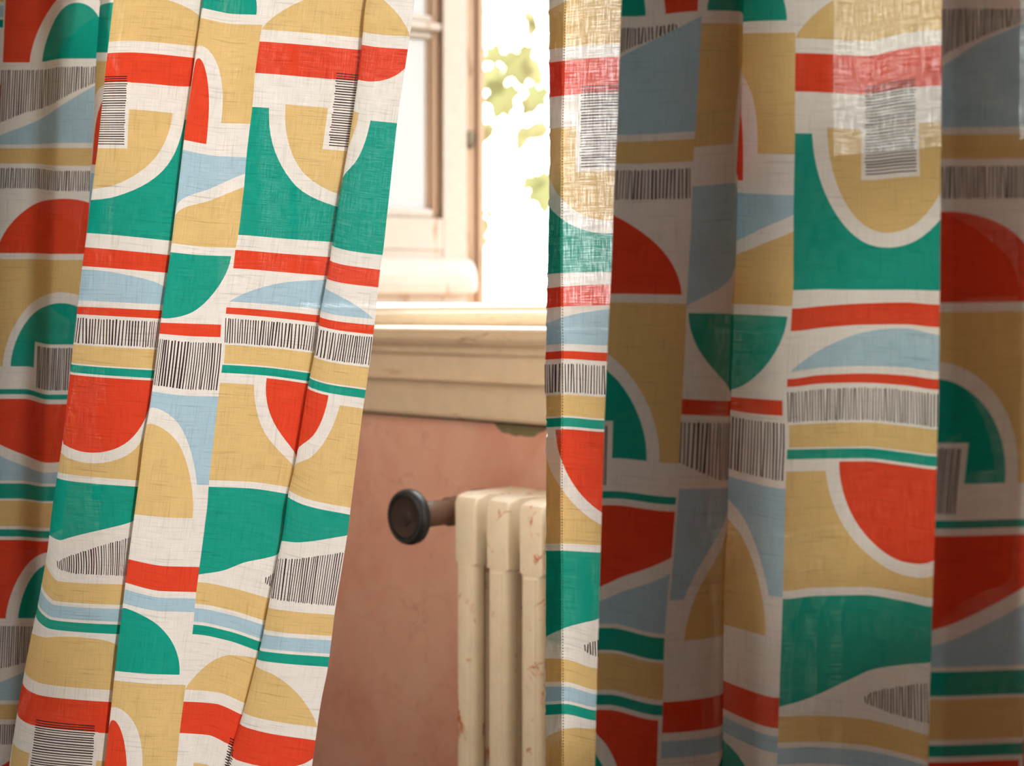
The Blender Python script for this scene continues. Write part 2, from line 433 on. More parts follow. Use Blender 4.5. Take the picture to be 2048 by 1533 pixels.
# casements: local x from hinge to free edge, y thickness (outside +), z up
FREE = Vector((-0.0218 * 3.11, 3.11)); HING = Vector((-0.448, 2.92))
dirx = (FREE - HING); LW = dirx.length; dirx.normalize()
Z_LEAF = 1.003
rotm = Matrix(((dirx.x, -dirx.y, 0, HING.x), (dirx.y, dirx.x, 0, HING.y), (0, 0, 1, Z_LEAF), (0, 0, 0, 1)))
LH = WIN_Z1 - 0.055 - Z_LEAF
def casement(LW, local, latch, glass=None):
    xf = LW - 0.100       # inner edge of the free stile
    def part(name, bm, mat, smooth=False):
        return obj(name, bm, mat, sash, smooth)
    bm = bmesh.new()
    bx(bm, xf, xf + 0.056, -0.022, 0.022, 0.0, LH, 0.002)
    bx(bm, 0, 0.06, -0.022, 0.022, 0, LH, 0.003)
    bx(bm, 0.06, xf, -0.022, 0.022, 0.115, 0.183, 0.002)
    bx(bm, 0.06, xf, -0.020, 0.022, 0.0, 0.115, 0.002)
    bx(bm, 0.06, xf, -0.022, 0.022, LH - 0.06, LH, 0.003)
    sash = obj('window_sash', bm, M_FRAME, win); sash.matrix_local = local
    bm = bmesh.new()
    bx(bm, xf + 0.056, xf + 0.083, -0.010, 0.022, 0.0, LH, 0.002)
    bx(bm, xf + 0.083, xf + 0.100, -0.020, 0.022, 0.0, LH, 0.004)
    part('rebate_strip', bm, M_BARE)
    bm = bmesh.new()       # glazing beads
    bx(bm, xf - 0.020, xf, -0.004, 0.018, 0.183, LH - 0.06, 0.003)
    bx(bm, xf - 0.030, xf - 0.020, 0.002, 0.018, 0.183, LH - 0.06, 0.003)
    bx(bm, 0.06, 0.08, -0.004, 0.018, 0.183, LH - 0.06, 0.003)
    part('glazing_bead', bm, M_BARE)
    bm = bmesh.new()
    bx(bm, 0.06, xf - 0.02, -0.016, 0.014, 0.183, 0.204, 0.006)
    part('glazing_bead', bm, M_FRAME)
    zb = 0.585
    bm = bmesh.new()
    bx(bm, 0.06, xf, -0.018, 0.016, zb, zb + 0.018, 0.005)
    bx(bm, 0.06, xf - 0.02, -0.010, 0.016, zb + 0.018, zb + 0.034, 0.005)
    bx(bm, 0.06, xf - 0.02, -0.006, 0.016, zb - 0.016, zb, 0.004)
    part('glazing_bar', bm, M_FRAME)
    for z0, z1 in ((0.190, zb + 0.002), (zb + 0.012, LH - 0.06)):
        bm = bmesh.new(); bx(bm, 0.06, xf - 0.005, 0.006, 0.010, z0, z1)
        part('glass_pane', bm, glass or M_GLASS)
    bm = bmesh.new()       # weather moulding on the bottom rail, its end rounded over
    prof = [(-0.018, 0.100), (-0.030, 0.094), (-0.046, 0.078), (-0.054, 0.060), (-0.056, 0.042), (-0.054, 0.024), (-0.048, 0.020), (-0.044, 0.026), (-0.018, 0.028)]
    ends = [(0.03, 1.0), (xf + 0.045, 1.0), (xf + 0.060, 0.92), (xf + 0.070, 0.72), (xf + 0.074, 0.45)]
    rings = [[bm.verts.new((x, -0.018 + (p[0] + 0.018) * k, 0.06 + (p[1] - 0.06) * (0.4 + 0.6 * k))) for p in prof] for x, k in ends]
    for A, B in zip(rings, rings[1:]):
        for i in range(len(prof)):
            bm.faces.new((A[i], A[(i + 1) % len(prof)], B[(i + 1) % len(prof)], B[i]))
    bm.faces.new(rings[0]); bm.faces.new(rings[-1][::-1])
    part('drip_moulding', bm, M_FRAME)
    if latch:
        bm = bmesh.new()
        lathe(bm, [(-0.004, 0), (-0.004, 0.009), (-0.002, 0.011), (0.004, 0.011), (0.004, 0)], 24)
        for v in bm.verts:
            x, y, z = v.co
            v.co = Vector((xf + 0.068 + y, -0.012 + x, 0.357 + z * (1.8 if z > 0 else 1.75)))
        part('latch_escutcheon', bm, M_KEY, True)
    return sash
casement(LW, WROT.inverted() @ rotm, True)                                                   # swung outwards
bmw = a1 - 0.052 - (MULL[0] + 0.052)
casement(bmw, Matrix(((-1, 0, 0, a1 - 0.052), (0, 1, 0, 1.70), (0, 0, 1, 0.9945), (0, 0, 0, 1))), False, M_GLASS_CLEAR)   # closed bay, hinged on the far side

# ------------------------------------------------------------------ radiator
rad = empty('cast_iron_radiator')
RS0, RN0 = -1.517, 1.3986          # front left top corner in wall coordinates
rad.matrix_world = Matrix.Translation(W(RS0, RN0, 0)) @ WROT
tag(rad, 'cream enamelled column radiator with rust spots under the window', 'radiator')
PITCH, RTOP = 0.0655, 0.722
def radiator_section():
    bm = bmesh.new()
    wd = 0.056
    def loop(z, s0, s1, n0, n1, r, k=3):
        pts = []
        for (cx, cy, a) in ((s1 - r, n1 - r, 0), (s0 + r, n1 - r, 90), (s0 + r, n0 + r, 180), (s1 - r, n0 + r, 270)):
            for i in range(k + 1):
                t = math.radians(a + 90 * i / k)
                pts.append(bm.verts.new((cx + r * math.cos(t), cy + r * math.sin(t), z)))
        return pts
    def skin(loops):
        for A, B in zip(loops, loops[1:]):
            for i in range(len(A)):
                bm.faces.new((A[i], A[(i + 1) % len(A)], B[(i + 1) % len(B)], B[i]))
        bm.faces.new(loops[0][::-1]); bm.faces.new(loops[-1])
    def plate(prof, s0, s1, bev):
        A = [bm.verts.new((s0, n_, z_)) for n_, z_ in prof]; B = [bm.verts.new((s1, n_, z_)) for n_, z_ in prof]
        fs = [bm.faces.new(A[::-1]), bm.faces.new(B)]
        for i in range(len(prof)):
            k = (i + 1) % len(prof)
            fs.append(bm.faces.new((A[i], A[k], B[k], B[i])))
        es = list({e for f in fs[:2] for e in f.edges})
        bmesh.ops.bevel(bm, geom=es, offset=bev, segments=3, profile=0.5, affect='EDGES', clamp_overlap=True)
    # headers: a block per column joined by arches, as seen from the side
    top = [(0.000, -0.100), (-0.001, -0.014), (0.003, -0.005), (0.012, -0.001), (0.024, 0.0), (0.112, 0.0), (0.126, -0.003), (0.134, -0.012), (0.136, -0.100), (0.112, -0.100), (0.109, -0.082),
           (0.100, -0.070), (0.090, -0.072), (0.083, -0.084), (0.080, -0.100), (0.056, -0.100), (0.053, -0.078), (0.045, -0.064), (0.036, -0.068), (0.030, -0.086), (0.027, -0.104)]
    plate([(n_, RTOP + z_) for n_, z_ in top], 0.0, 0.046, 0.005)
    plate([(n_, 0.13 - z_) for n_, z_ in top][::-1], 0.0, 0.046, 0.005)
    # three columns; the front one carries a raised fillet
    for n0, n1 in ((0.001, 0.026), (0.056, 0.080), (0.112, 0.135)):
        skin([loop(0.20, 0.0015, 0.041, n0, n1, 0.008), loop(RTOP - 0.090, 0.0015, 0.041, n0, n1, 0.008)])
    skin([loop(0.235, 0.009, 0.033, -0.0020, 0.01, 0.003), loop(RTOP - 0.106, 0.009, 0.033, -0.0020, 0.01, 0.003)])
    # hubs joining neighbours
    for z in (RTOP - 0.034, 0.164):
        r = [[bm.verts.new((s_, 0.068 + 0.030 * math.cos(k * math.pi / 8), z + 0.028 * math.sin(k * math.pi / 8))) for k in range(16)] for s_ in (0.03, PITCH + 0.01)]
        for k in range(16):
            bm.faces.new((r[0][k], r[0][(k + 1) % 16], r[1][(k + 1) % 16], r[1][k]))
    # feet
    bmesh.ops.recalc_face_normals(bm, faces=bm.faces)
    me = bpy.data.meshes.new('section'); bm.to_mesh(me); bm.free()
    me.materials.append(M_RAD)
    me.polygons.foreach_set('use_smooth', [True] * len(me.polygons))
    return me
sec = radiator_section()
for k in range(9):
    o = bpy.data.objects.new('section', sec); C.objects.link(o); o.parent = rad
    o.location = (k * PITCH, 0, 0)
    md = o.modifiers.new('edge', 'EDGE_SPLIT'); md.split_angle = math.radians(38)
for k in (0, 8):
    for n0 in (0.004, 0.100):
        bm = bmesh.new()
        bx(bm, k * PITCH + 0.012, k * PITCH + 0.040, n0, n0 + 0.026, 0.0, 0.14, 0.005)
        obj('foot', bm, M_RAD, rad)
# valve on the near end of the top header
VZ = 0.6905; VS = -0.027; VN = 0.046
def on_axis(name, bm, mat, parent=None, smooth=True):
    o = obj(name, bm, mat, parent or rad, smooth)
    if parent is None:
        o.location = (VS, VN, VZ); o.rotation_euler = (0, 0, math.pi / 2)
    md = o.modifiers.new('edge', 'EDGE_SPLIT'); md.split_angle = math.radians(35)
    return o
bm = bmesh.new()
lathe(bm, [(0.004, 0.0), (0.004, 0.016), (-0.012, 0.016), (-0.012, 0.0205), (-0.016, 0.0215), (-0.034, 0.0215), (-0.037, 0.019), (-0.042, 0.017), (-0.042, 0)], 32)
on_axis('union_nut', bm, M_BRASS)
bm = bmesh.new()
lathe(bm, [(-0.040, 0), (-0.040, 0.0165), (-0.046, 0.0185), (-0.080, 0.0185), (-0.090, 0.0170), (-0.100, 0.0170), (-0.100, 0)], 32)
on_axis('valve_stem', bm, M_BRASS)
bm = bmesh.new()
RWH = 0.0395
lathe(bm, [(-0.098, 0), (-0.098, 0.018), (-0.100, RWH * 0.72), (-0.100, RWH * 0.93), (-0.103, RWH * 1.0), (-0.110, RWH * 1.02), (-0.117, RWH * 0.97), (-0.1195, RWH * 0.90), (-0.1195, RWH * 0.80), (-0.116, RWH * 0.76), (-0.1155, 0)], 64)
# the wheel face is turned towards the room, so bring the face round to the visible side
wheel = on_axis('hand_wheel', bm, M_RIM)
bm = bmesh.new()
lathe(bm, [(-0.1156, RWH * 0.75), (-0.118, RWH * 0.73), (-0.1178, RWH * 0.68), (-0.1165, RWH * 0.62), (-0.1165, RWH * 0.30), (-0.1185, RWH * 0.26), (-0.1185, RWH * 0.14), (-0.1205, RWH * 0.11), (-0.1205, 0)], 48)
on_axis('wheel_disc', bm, M_IRON, wheel)

bm = bmesh.new()       # valve body beside the end section, with its tail pipe down to the floor
lathe(bm, [(0.0, 0), (0.0, 0.020), (0.006, 0.024), (0.022, 0.028), (0.040, 0.028), (0.054, 0.022), (0.058, 0)], 28)
on_axis('valve_body', bm, M_BRASS)
bm = bmesh.new()
tube(bm, [(VS, VN + 0.030, VZ), (VS, VN + 0.030, 0.0)], 0.0105, 16)
tube(bm, [(VS, VN + 0.030, VZ), (0.012, VN + 0.030, VZ - 0.01)], 0.014, 16)
obj('supply_pipe', bm, M_BRASS, rad, True)

# ------------------------------------------------------------------ curtain print (units: print pixels; v down the cloth, one repeat = 1321)
P = 1321.0
WA, WB, WC = 415.0, 330.0, 230.0
rng = random.Random(7)

def sub(poly, step=9.0):
    out = []
    for i in range(len(poly)):
        (x0, y0), (x1, y1) = poly[i], poly[(i + 1) % len(poly)]
        k = max(1, int(math.hypot(x1 - x0, y1 - y0) / step + 0.5))
        for j in range(k): out.append((x0 + (x1 - x0) * j / k, y0 + (y1 - y0) * j / k))
    return out
def rect(u0, u1, v0, v1): return [(u0, v0), (u1, v0), (u1, v1), (u0, v1)]
def dome(u0, u1, base, apex, p=2.0, q=2.0, n=36, centre=None, base_r=None):
    """arched top over a flat base; p, q shape the curve (2, 2: ellipse)"""
    c = centre if centre is not None else (u0 + u1) / 2
    out = []
    for i in range(n + 1):
        t = -math.cos(math.pi * i / n)
        wd = (c - u0) if t < 0 else (u1 - c)
        h = (1 - abs(t) ** p) ** (1 / q)
        b = base if base_r is None else base + (base_r - base) * (t + 1) / 2
        out.append((c + t * wd, b + (apex - b) * h))
    return out
def smooth(pts, n=6):
    """Catmull-Rom through pts (open)"""
    P_ = [pts[0]] + list(pts) + [pts[-1]]
    out = []
    for i in range(1, len(P_) - 2):
        p0, p1, p2, p3 = P_[i - 1], P_[i], P_[i + 1], P_[i + 2]
        for j in range(n):
            t = j / n
            out.append(tuple(0.5 * (2 * p1[k] + (p2[k] - p0[k]) * t + (2 * p0[k] - 5 * p1[k] + 4 * p2[k] - p3[k]) * t * t + (3 * p1[k] - p0[k] - 3 * p2[k] + p3[k]) * t ** 3) for k in (0, 1)))
    out.append(tuple(pts[-1]))
    return out
def vlines(u0, u1, top, bot, pitch=5.05, wd=2.1):
    """hand-drawn upright strokes between two edges given as functions of u"""
    out = []; u = u0 + 1.5
    while u < u1 - 1:
        t, b = top(u), bot(u)
        if b - t > 3:
            j = [rng.uniform(-0.35, 0.35) for _ in range(4)]
            h = wd / 2 * rng.uniform(0.82, 1.2); sk = rng.uniform(-0.8, 0.8)
            t += rng.uniform(-0.8, 0.8); b += rng.uniform(-0.8, 0.8)
            out.append([(u - h + j[0] + sk, t), (u + h + j[1] + sk, t), (u + h + j[2] - sk, b), (u - h + j[3] - sk, b)])
        u += pitch * rng.uniform(0.88, 1.12)
    return out
def hlines(u0, u1, v0, v1, pitch=5.15, wd=2.3):
    out = []; v = v0 + 1
    while v < v1:
        h = wd / 2 * rng.uniform(0.8, 1.2)
        j = [rng.uniform(-0.5, 0.5) for _ in range(2)]
        a, b = u0 + rng.uniform(-1.5, 1.0), u1 + rng.uniform(-1.0, 1.5)
        out.append([(a, v - h + j[0]), (b, v - h + j[1]), (b, v + h + j[1]), (a, v + h + j[0])])
        v += pitch * rng.uniform(0.9, 1.1)
    return out
def itp(pts):
    xs = [p[0] for p in pts]; ys = [p[1] for p in pts]
    return lambda u: float(np.interp(u, xs, ys))

def column_a():
    p = []
    p.append(('red', [(0, 0), (WA, 0)] + smooth([(WA, 32), (395, 46), (365, 57), (325, 63), (280, 64)]) + [(0, 63)]))
    p.append(('teal', rect(0, WA, 131, 387)))
    p.append(('white', dome(31, 345, 120, 316, 2.1, 1.9)))
    p.append(('yellow', dome(60, 319, 121, 292, 2.1, 1.9)))
    p.append(('white', rect(131, 250, 63, 204)))
    p += [('black', q) for q in hlines(139, 243, 50, 197)]
    p.append(('red', rect(0, WA, 417, 454)))
    p.append(('blue', dome(5, 408, 520, 460, 2.0, 1.15)))
    p.append(('red', [(0, 532), (WA, 532), (WA, 549), (0, 545)]))
    p += [('black', q) for q in vlines(0, WA, lambda u: 554, lambda u: 603)]
    p.append(('yellow', rect(3, WA - 2, 607, 644)))
    p.append(('teal', rect(0, WA, 647, 663)))
    p.append(('yellow', rect(0, WA, 683, 878)))
    p.append(('white', dome(70, 366, 664, 850, 2.0, 1.75)))
    p.append(('red', dome(95, 340, 668, 828, 2.0, 1.8)))
    low = smooth([(0, 1067), (60, 1052), (120, 1021), (160, 1002), (250, 974), (340, 951), (WA, 930)])
    p.append(('teal', [(0, 891), (WA, 891)] + low[::-1]))
    top = itp([(135, 1052), (150, 1040), (180, 1028), (250, 1003), (340, 980), (WA, 962)])
    bot = itp([(135, 1053), (150, 1060), (180, 1064), (WA, 1065)])
    p += [('black', q) for q in vlines(135, WA, top, bot)]
    p.append(('yellow', rect(0, WA, 1082, 1125)))
    p.append(('blue', rect(0, WA, 1134, 1161)))
    p.append(('teal', rect(0, WA, 1167, 1186)))
    p.append(('yellow', dome(0, 412, 1297, 1196, 2.1, 1.25)))
    return p

def column_b():
    p = []
    top = lambda u: -34
    bot = itp([(0, 92), (60, 66), (130, 50), (175, 25), (230, 0), (280, -18), (310, -30)])
    p += [('black', q) for q in vlines(0, 300, top, bot, 5.2, 2.4)]
    wave = smooth([(0, 122), (60, 98), (120, 72), (170, 42), (210, 16), (260, -8), (330, -44)])
    p.append(('blue', wave + [(330, 140), (0, 143)]))
    p.append(('yellow', rect(0, WB, 152, 188)))
    p += [('black', q) for q in vlines(0, WB, lambda u: 199, lambda u: 247, 5.2, 2.4)]
    p.append(('red', dome(8, 322, 401, 266, 2.1, 1.6, centre=165)))
    p.append(('yellow', rect(0, WB, 415, 670)))
    p.append(('white', dome(32, 303, 672, 489, 2.0, 1.9)))
    p.append(('teal', dome(50, 285, 670, 514, 2.0, 1.9)))
    p.append(('white', rect(107, 229, 609, 690)))
    p += [('black', q) for q in vlines(115, 220, lambda u: 617, lambda u: 714, 4.6, 2.5)]
    p.append(('teal', rect(0, WB, 724, 736)))
    u_ = smooth([(0, 838), (60, 868), (110, 884), (165, 890), (220, 878), (280, 850), (330, 820)])
    p.append(('red', [(0, 747), (WB, 747)] + u_[::-1]))
    u2 = smooth([(0, 864), (60, 894), (110, 910), (165, 914), (220, 902), (280, 875), (330, 846)])
    p.append(('blue', u2 + [(WB, 941), (0, 941)]))
    p.append(('teal', rect(0, WB, 948, 984)))
    p.append(('yellow', rect(0, WB, 989, 1049)))
    p.append(('teal', rect(0, WB, 1057, 1074)))
    p.append(('red', rect(3, WB - 6, 1082, 1269)))
    p.append(('white', dome(64, 282, 1271, 1108, 2.0, 1.7)))
    p.append(('teal', dome(94, 256, 1268, 1136, 2.0, 1.6)))
    return p

def column_c():
    p = []
    p.append(('yellow', rect(0, WC, -33, 165)))
    p.append(('white', dome(56, 168, 167, 20, 2.2, 2.0)))
    p.append(('white', rect(56, 168, 165, 214)))
    p.append(('red', dome(78, 146, 210, 46, 2.1, 2.0)))
    cur = smooth([(4, 416), (40, 392), (80, 360), (120, 322), (170, 292), (WC, 264)])
    p.append(('blue', [(0, 228), (WC, 232)][::-1] + [(0, 420)] + cur))
    cu2 = smooth([(70, 413), (90, 372), (118, 344), (160, 322), (WC, 291)])
    p.append(('yellow', cu2 + [(WC, 413)]))
    p.append(('teal', dome(3, 223, 430, 558, 2.0, 1.7)))
    p.append(('red', rect(0, 222, 567, 592)))
    bt = itp([(0, 668), (20, 680), (50, 698), (WC, 698)])
    p += [('black', q) for q in vlines(0, 226, lambda u: 604, bt, 5.1, 2.4)]
    p.append(('blue', rect(3, WC, 711, 888)))
    p.append(('white', dome(12, 214, 960, 742, 2.0, 1.8)))
    p.append(('yellow', dome(22, 204, 955, 774, 2.0, 1.8)))
    p.append(('red', rect(0, WC, 1052, 1102)))
    p.append(('blue', rect(0, WC, 1115, 1142)))
    p.append(('teal', dome(8, 214, 1268, 1150, 2.0, 1.7)))
    return p
COLS = {'A': (WA, column_a()), 'B': (WB, column_b()), 'C': (WC, column_c())}

# ------------------------------------------------------------------ how each curtain hangs: stations across the cloth
VTOP, VBOT = -1500.0, 2330.0
def ext(kn, v, slope=None):
    """piecewise-linear with linear run-out"""
    xs = np.array([k[0] for k in kn], float); ys = np.array([k[1] for k in kn], float)
    if len(xs) == 1: return np.full_like(v, ys[0]) + (0 if slope is None else slope * (v - xs[0]))
    sl = slope if slope is not None else (ys[-1] - ys[0]) / (xs[-1] - xs[0])
    r = np.interp(v, xs, ys)
    r = np.where(v < xs[0], ys[0] + sl * (v - xs[0]), r)
    return np.where(v > xs[-1], ys[-1] + sl * (v - xs[-1]), r)
def const(kn, v):
    if not isinstance(kn, (list, tuple)): return np.full_like(v, float(kn))
    return np.interp(v, [k[0] for k in kn], [k[1] for k in kn])

class Hang:
    """stations: u(v), column pixel as a function of the row pixel, row pixel as a function of v, distance"""
    def __init__(self): self.st = []
    def add(self, u, x, y, d, dx=0.0, u0=0.0):
        self.st.append((u, x, y, d, dx, u0))
    def table(self, v):
        U, X, Y, D = [], [], [], []
        for (u, x, y, d, dx, u0) in self.st:
            yy = ext(y, v)
            U.append(const(u, v) + u0); Y.append(yy)
            X.append(ext(x, yy) + (ext(dx, yy) if isinstance(dx, list) else dx)); D.append(const(d, v))
        return [np.array(a) for a in (U, X, Y, D)]
    def place(self, uu, vv):
        """cloth (u, v) -> world"""
        grid = np.arange(VTOP - 10, VBOT + 30, 10.0)
        T_ = self.table(grid)
        # light smoothing down the cloth so that the hang has no kinks
        k = np.array([1, 4, 7, 4, 1], float); k /= k.sum()
        def sm(a):
            pad = np.pad(a, ((0, 0), (2, 2)), mode='reflect', reflect_type='odd')
            return sum(k[i] * pad[:, i:i + a.shape[1]] for i in range(5))
        T_ = [sm(sm(a)) for a in T_]
        f = (vv - grid[0]) / 10.0; i0 = np.clip(f.astype(int), 0, len(grid) - 2); f = f - i0
        U, X, Y, D = [a[:, i0] * (1 - f) + a[:, i0 + 1] * f for a in T_]
        K = U.shape[0]
        h = np.diff(U, axis=0); h = np.maximum(h, 1e-3)
        def slopes(A):
            dl = np.diff(A, axis=0) / h
            m = np.zeros_like(A)
            w1 = 2 * h[1:] + h[:-1]; w2 = h[1:] + 2 * h[:-1]
            same = (dl[1:] * dl[:-1]) > 0
            with np.errstate(divide='ignore', invalid='ignore'):
                hm = (w1 + w2) / (w1 / dl[:-1] + w2 / dl[1:])
            m[1:-1] = np.where(same, hm, 0.0)
            m[0] = dl[0]; m[-1] = dl[-1]
            return m
        k = np.clip((uu[None, :] >= U).sum(0) - 1, 0, K - 2)
        ar = np.arange(len(uu))
        hk = h[k, ar]; t = (uu - U[k, ar]) / hk
        def herm(A):
            m = slopes(A)
            t2, t3 = t * t, t * t * t
            return ((2 * t3 - 3 * t2 + 1) * A[k, ar] + (t3 - 2 * t2 + t) * hk * m[k, ar] + (-2 * t3 + 3 * t2) * A[k + 1, ar] + (t3 - t2) * hk * m[k + 1, ar])
        px, py, d = herm(X), herm(Y), herm(D) * 0.87
        return np.stack([(px - CXP) / FPX * d, d, EYE + (HOR - py) / FPX * d], 1)

# --- left curtain -------------------------------------------------------------
L1E = [(0, 227), (105, 215), (300, 195), (500, 169), (527, 165), (748, 140), (877, 126), (1020, 104), (1105, 95), (1211, 76), (1294, 58), (1421, 35), (1533, 18)]
L1R = [(0, 412), (43, 407), (100, 398), (170, 389), (250, 377), (334, 367), (417, 357), (507, 346), (543, 341), (624, 329), (680, 322), (770, 311), (834, 302), (867, 294), (968, 282), (1020, 275), (1150, 258), (1234, 248), (1288, 241), (1381, 231), (1472, 221), (1533, 214)]
SEAM = [(0, 533), (48, 525), (83, 519), (146, 510), (214, 505), (300, 494), (367, 489), (471, 477), (500, 470), (537, 467), (615, 452), (687, 448), (730, 445), (766, 440), (961, 418), (1012, 415), (1150, 397), (1187, 392), (1269, 385), (1383, 370), (1459, 360), (1533, 353)]
L3F = [(0, 731), (33, 727), (100, 722), (167, 714), (284, 697), (401, 677), (488, 664), (540, 656), (630, 639), (700, 630), (777, 614), (934, 589), (986, 575), (1053, 568), (1107, 557), (1207, 537), (1278, 524), (1304, 517), (1422, 487), (1472, 470), (1533, 455)]
L3E = [(0, 829), (50, 823), (144, 809), (247, 794), (367, 781), (508, 766), (533, 761), (650, 749), (767, 734), (817, 726), (917, 714), (1011, 702), (1063, 696), (1221, 670), (1338, 656), (1408, 641), (1482, 631), (1533, 624)]
def avg(a, b, f):
    ys = sorted({y for y, _ in a} | {y for y, _ in b})
    A = np.interp(ys, *zip(*a)); B = np.interp(ys, *zip(*b))
    return [(y, float(p * (1 - f) + q * f)) for y, p, q in zip(ys, A, B)]
L0Y = [(-52, 125), (1215, 125 + 1267 / 1.187)]
L0Yr = [(-52, 118), (140, 284), (200, 344), (400, 507), (724, 790), (1215, 125 + 1267 / 1.187)]
L0X = [(125, 3), (1236, -45)]
HL = Hang()
HL.add(-2400, [(0, -380), (1533, -380)], L0Y, 3.05)
HL.add(-960, [(0, -250), (1533, -270)], L0Y, 2.25)
HL.add(-590, L1E, L0Y, 2.15, -16)
HL.add(-540, L1E, L0Y, 2.12, -14)
HL.add(-200, L0X, L0Y, 2.075, -172)
HL.add(0, L0X, L0Y, 2.045)
HL.add(85, L0X, L0Y, 2.015, 74)
HL.add(150, L0X, L0Yr, 2.035, 124)
HL.add(232, L0X, L0Yr, 2.02, 196)
HL.add(300, L0X, L0Yr, 1.99, 236)
STY = [(-53, 105), (1215, 105 + 1268 / 1.17)]
HL.add(330 + 70, L1E, STY, 1.965, [(0, -27), (105, -22), (330, -9), (500, 4), (1533, 12)])
HL.add(330 + 130, L1E, STY, 1.945, 22)
HL.add(330 + 230, L1E, STY, 1.89, 24)
P1Y = [(0, 107), (417, 494), (532, 613.6), (647, 729), (891, 956), (1000, 1052), (1082, 1124), (1167, 1213), (1321, 1365)]
HL.add([(0, 196), (690, 181), (828, 170), (1050, 112), (1321, 75), (1450, 50)], L1E, P1Y, 1.80, 0, 560)
HL.add([(0, 243), (190, 243), (417, 225), (690, 207), (891, 182), (1050, 148), (1321, 137), (1450, 139)],
       [(105, 257), (295, 247), (497, 205), (776, 168), (961, 133), (1137, 121), (1390, 78), (1500, 65)],
       [(0, 105), (417, 497), (532, 615), (647, 733), (891, 961), (1000, 1078), (1082, 1164), (1167, 1240), (1321, 1391)], 1.772, 0, 560)
P3Y = [(0, 117), (417, 511), (532, 621), (647, 742), (891, 974), (1082, 1170.6), (1167, 1250), (1321, 1405.5)]
P3U = [(0, 372), (190, 370), (690, 356), (1050, 330), (1450, 290)]
HL.add(P3U, L1R, P3Y, 1.766, 0, 560)
HL.add(975 - 4, L1R, P3Y, 1.776, -4)
L2Y = [(-33, 36), (230, 300), (413, 486), (430, 505), (566, 646), (606, 679), (700, 772), (955, 1030), (1052, 1119), (1103, 1166), (1143, 1208), (1268, 1344), (1288, 1361)]
HL.add(975 + 96, L1R, L2Y, 1.748, -5)
HL.add(975 + 165, avg(L1R, SEAM, 0.5), [(0, 81), (1321, 1402)], 1.728)
SY = [(0, 83), (1321, 1404)]
HL.add(1205, SEAM, SY, 1.72)
HL.add(1205 + 95, avg(SEAM, L3F, 0.52), [(0, 91), (387, 478), (532, 622), (647, 736), (891, 977), (1082, 1179), (1167, 1264), (1321, 1408)], 1.712)
FY = [(0, 100), (387, 484), (532, 631), (647, 747), (891, 988), (1082, 1198), (1167, 1285), (1321, 1430)]
HL.add([(0, 190), (672, 176), (1450, 152)], L3F, FY, 1.705, 0, 1205)
HL.add([(0, 252), (672, 240), (1450, 192)], L3F, FY, 1.724, 4, 1205)
BY = [(0, 89), (131, 234), (387, 492), (532, 634), (647, 757), (891, 993), (1082, 1216), (1167, 1301), (1321, 1447)]
HL.add([(0, 305), (672, 302), (1450, 226)], L3F, BY, 1.697, 1, 1205)
HL.add([(0, 330), (672, 328), (1450, 275)], avg(L3F, L3E, 0.27), avg(BY, [(0, 98), (131, 247), (387, 511), (532, 650), (647, 781), (891, 1030), (1082, 1231), (1167, 1314), (1321, 1482)], 0.45), 1.672, 0, 1205)
HL.add(1205 + 412, L3E, [(0, 98), (131, 247), (387, 511), (532, 650), (647, 781), (891, 1030), (1082, 1231), (1167, 1314), (1321, 1482)], 1.648)
LEFT = dict(cols=[(c_, o_ - 975.0) for c_, o_ in (('B', -975), ('C', -645), ('A', -415), ('A', -1390))] + [('B', -WA - WC - WB), ('C', -WA - WC), ('A', -WA), ('B', 0), ('C', 330), ('A', 560), ('C', 975), ('A', 1205)], u0=-2400.0, u1=1617.0, hang=HL)

# --- right curtain ------------------------------------------------------------
RE = [(0, 1095), (317, 1097), (512, 1093), (567, 1092), (734, 1089), (850, 1091), (968, 1090), (1274, 1089), (1533, 1090)]
RST = [(0, 1132), (267, 1126), (500, 1125), (700, 1127), (1000, 1125), (1300, 1127), (1533, 1128)]
R0R = [(0, 1243), (117, 1239), (267, 1234), (400, 1227), (512, 1224), (700, 1215), (834, 1209), (1000, 1204), (1254, 1197), (1422, 1192), (1533, 1190)]
RB = [(0, 1404), (67, 1402), (200, 1395), (267, 1390), (334, 1386), (467, 1382), (590, 1374), (700, 1370), (800, 1364), (900, 1359), (1000, 1352), (1120, 1343), (1207, 1334), (1288, 1328), (1405, 1326), (1533, 1322)]
RF = [(0, 1481), (100, 1479), (234, 1476), (334, 1470), (500, 1467), (634, 1461), (800, 1456), (900, 1452), (1053, 1449), (1187, 1442), (1355, 1441), (1533, 1439)]
RSM = [(0, 1593), (75, 1591), (180, 1590), (270, 1590), (426, 1587), (576, 1587), (611, 1584), (656, 1582), (756, 1574), (891, 1575), (941, 1572), (1187, 1566), (1412, 1558), (1533, 1554)]
R3E = [(0, 1884), (400, 1882), (751, 1879), (1016, 1872), (1267, 1864), (1533, 1857)]
HR = Hang()
EY = [(0, 125), (387, 550), (417, 575), (532, 704), (647, 838), (891, 1102), (1082, 1318), (1167, 1410), (1321, 1580)]
TY = [(0, 121), (387, 548), (417, 571), (532, 702), (647, 836), (891, 1102), (1082, 1319.5), (1167, 1408), (1321, 1578)]
RY0 = [(0, 114), (387, 547), (417, 566), (532, 706), (647, 842), (891, 1105), (1082, 1340), (1167, 1421), (1321, 1590)]
HR.add(43, RST, EY, 1.572, 1)
HR.add(70, RE, EY, 1.5715, 4)
HR.add(75, RE, EY, 1.5665)
HR.add(80, RE, EY, 1.5625, 3.5)
HR.add(107, RST, TY, 1.560)
RU = [(100, 205), (700, 180), (1050, 166), (1300, 150)]
HR.add(RU, R0R, RY0, 1.555)
HR.add(330, R0R, RY0, 1.545, 120)
HR.add(415, R0R, RY0, 1.515, 205)
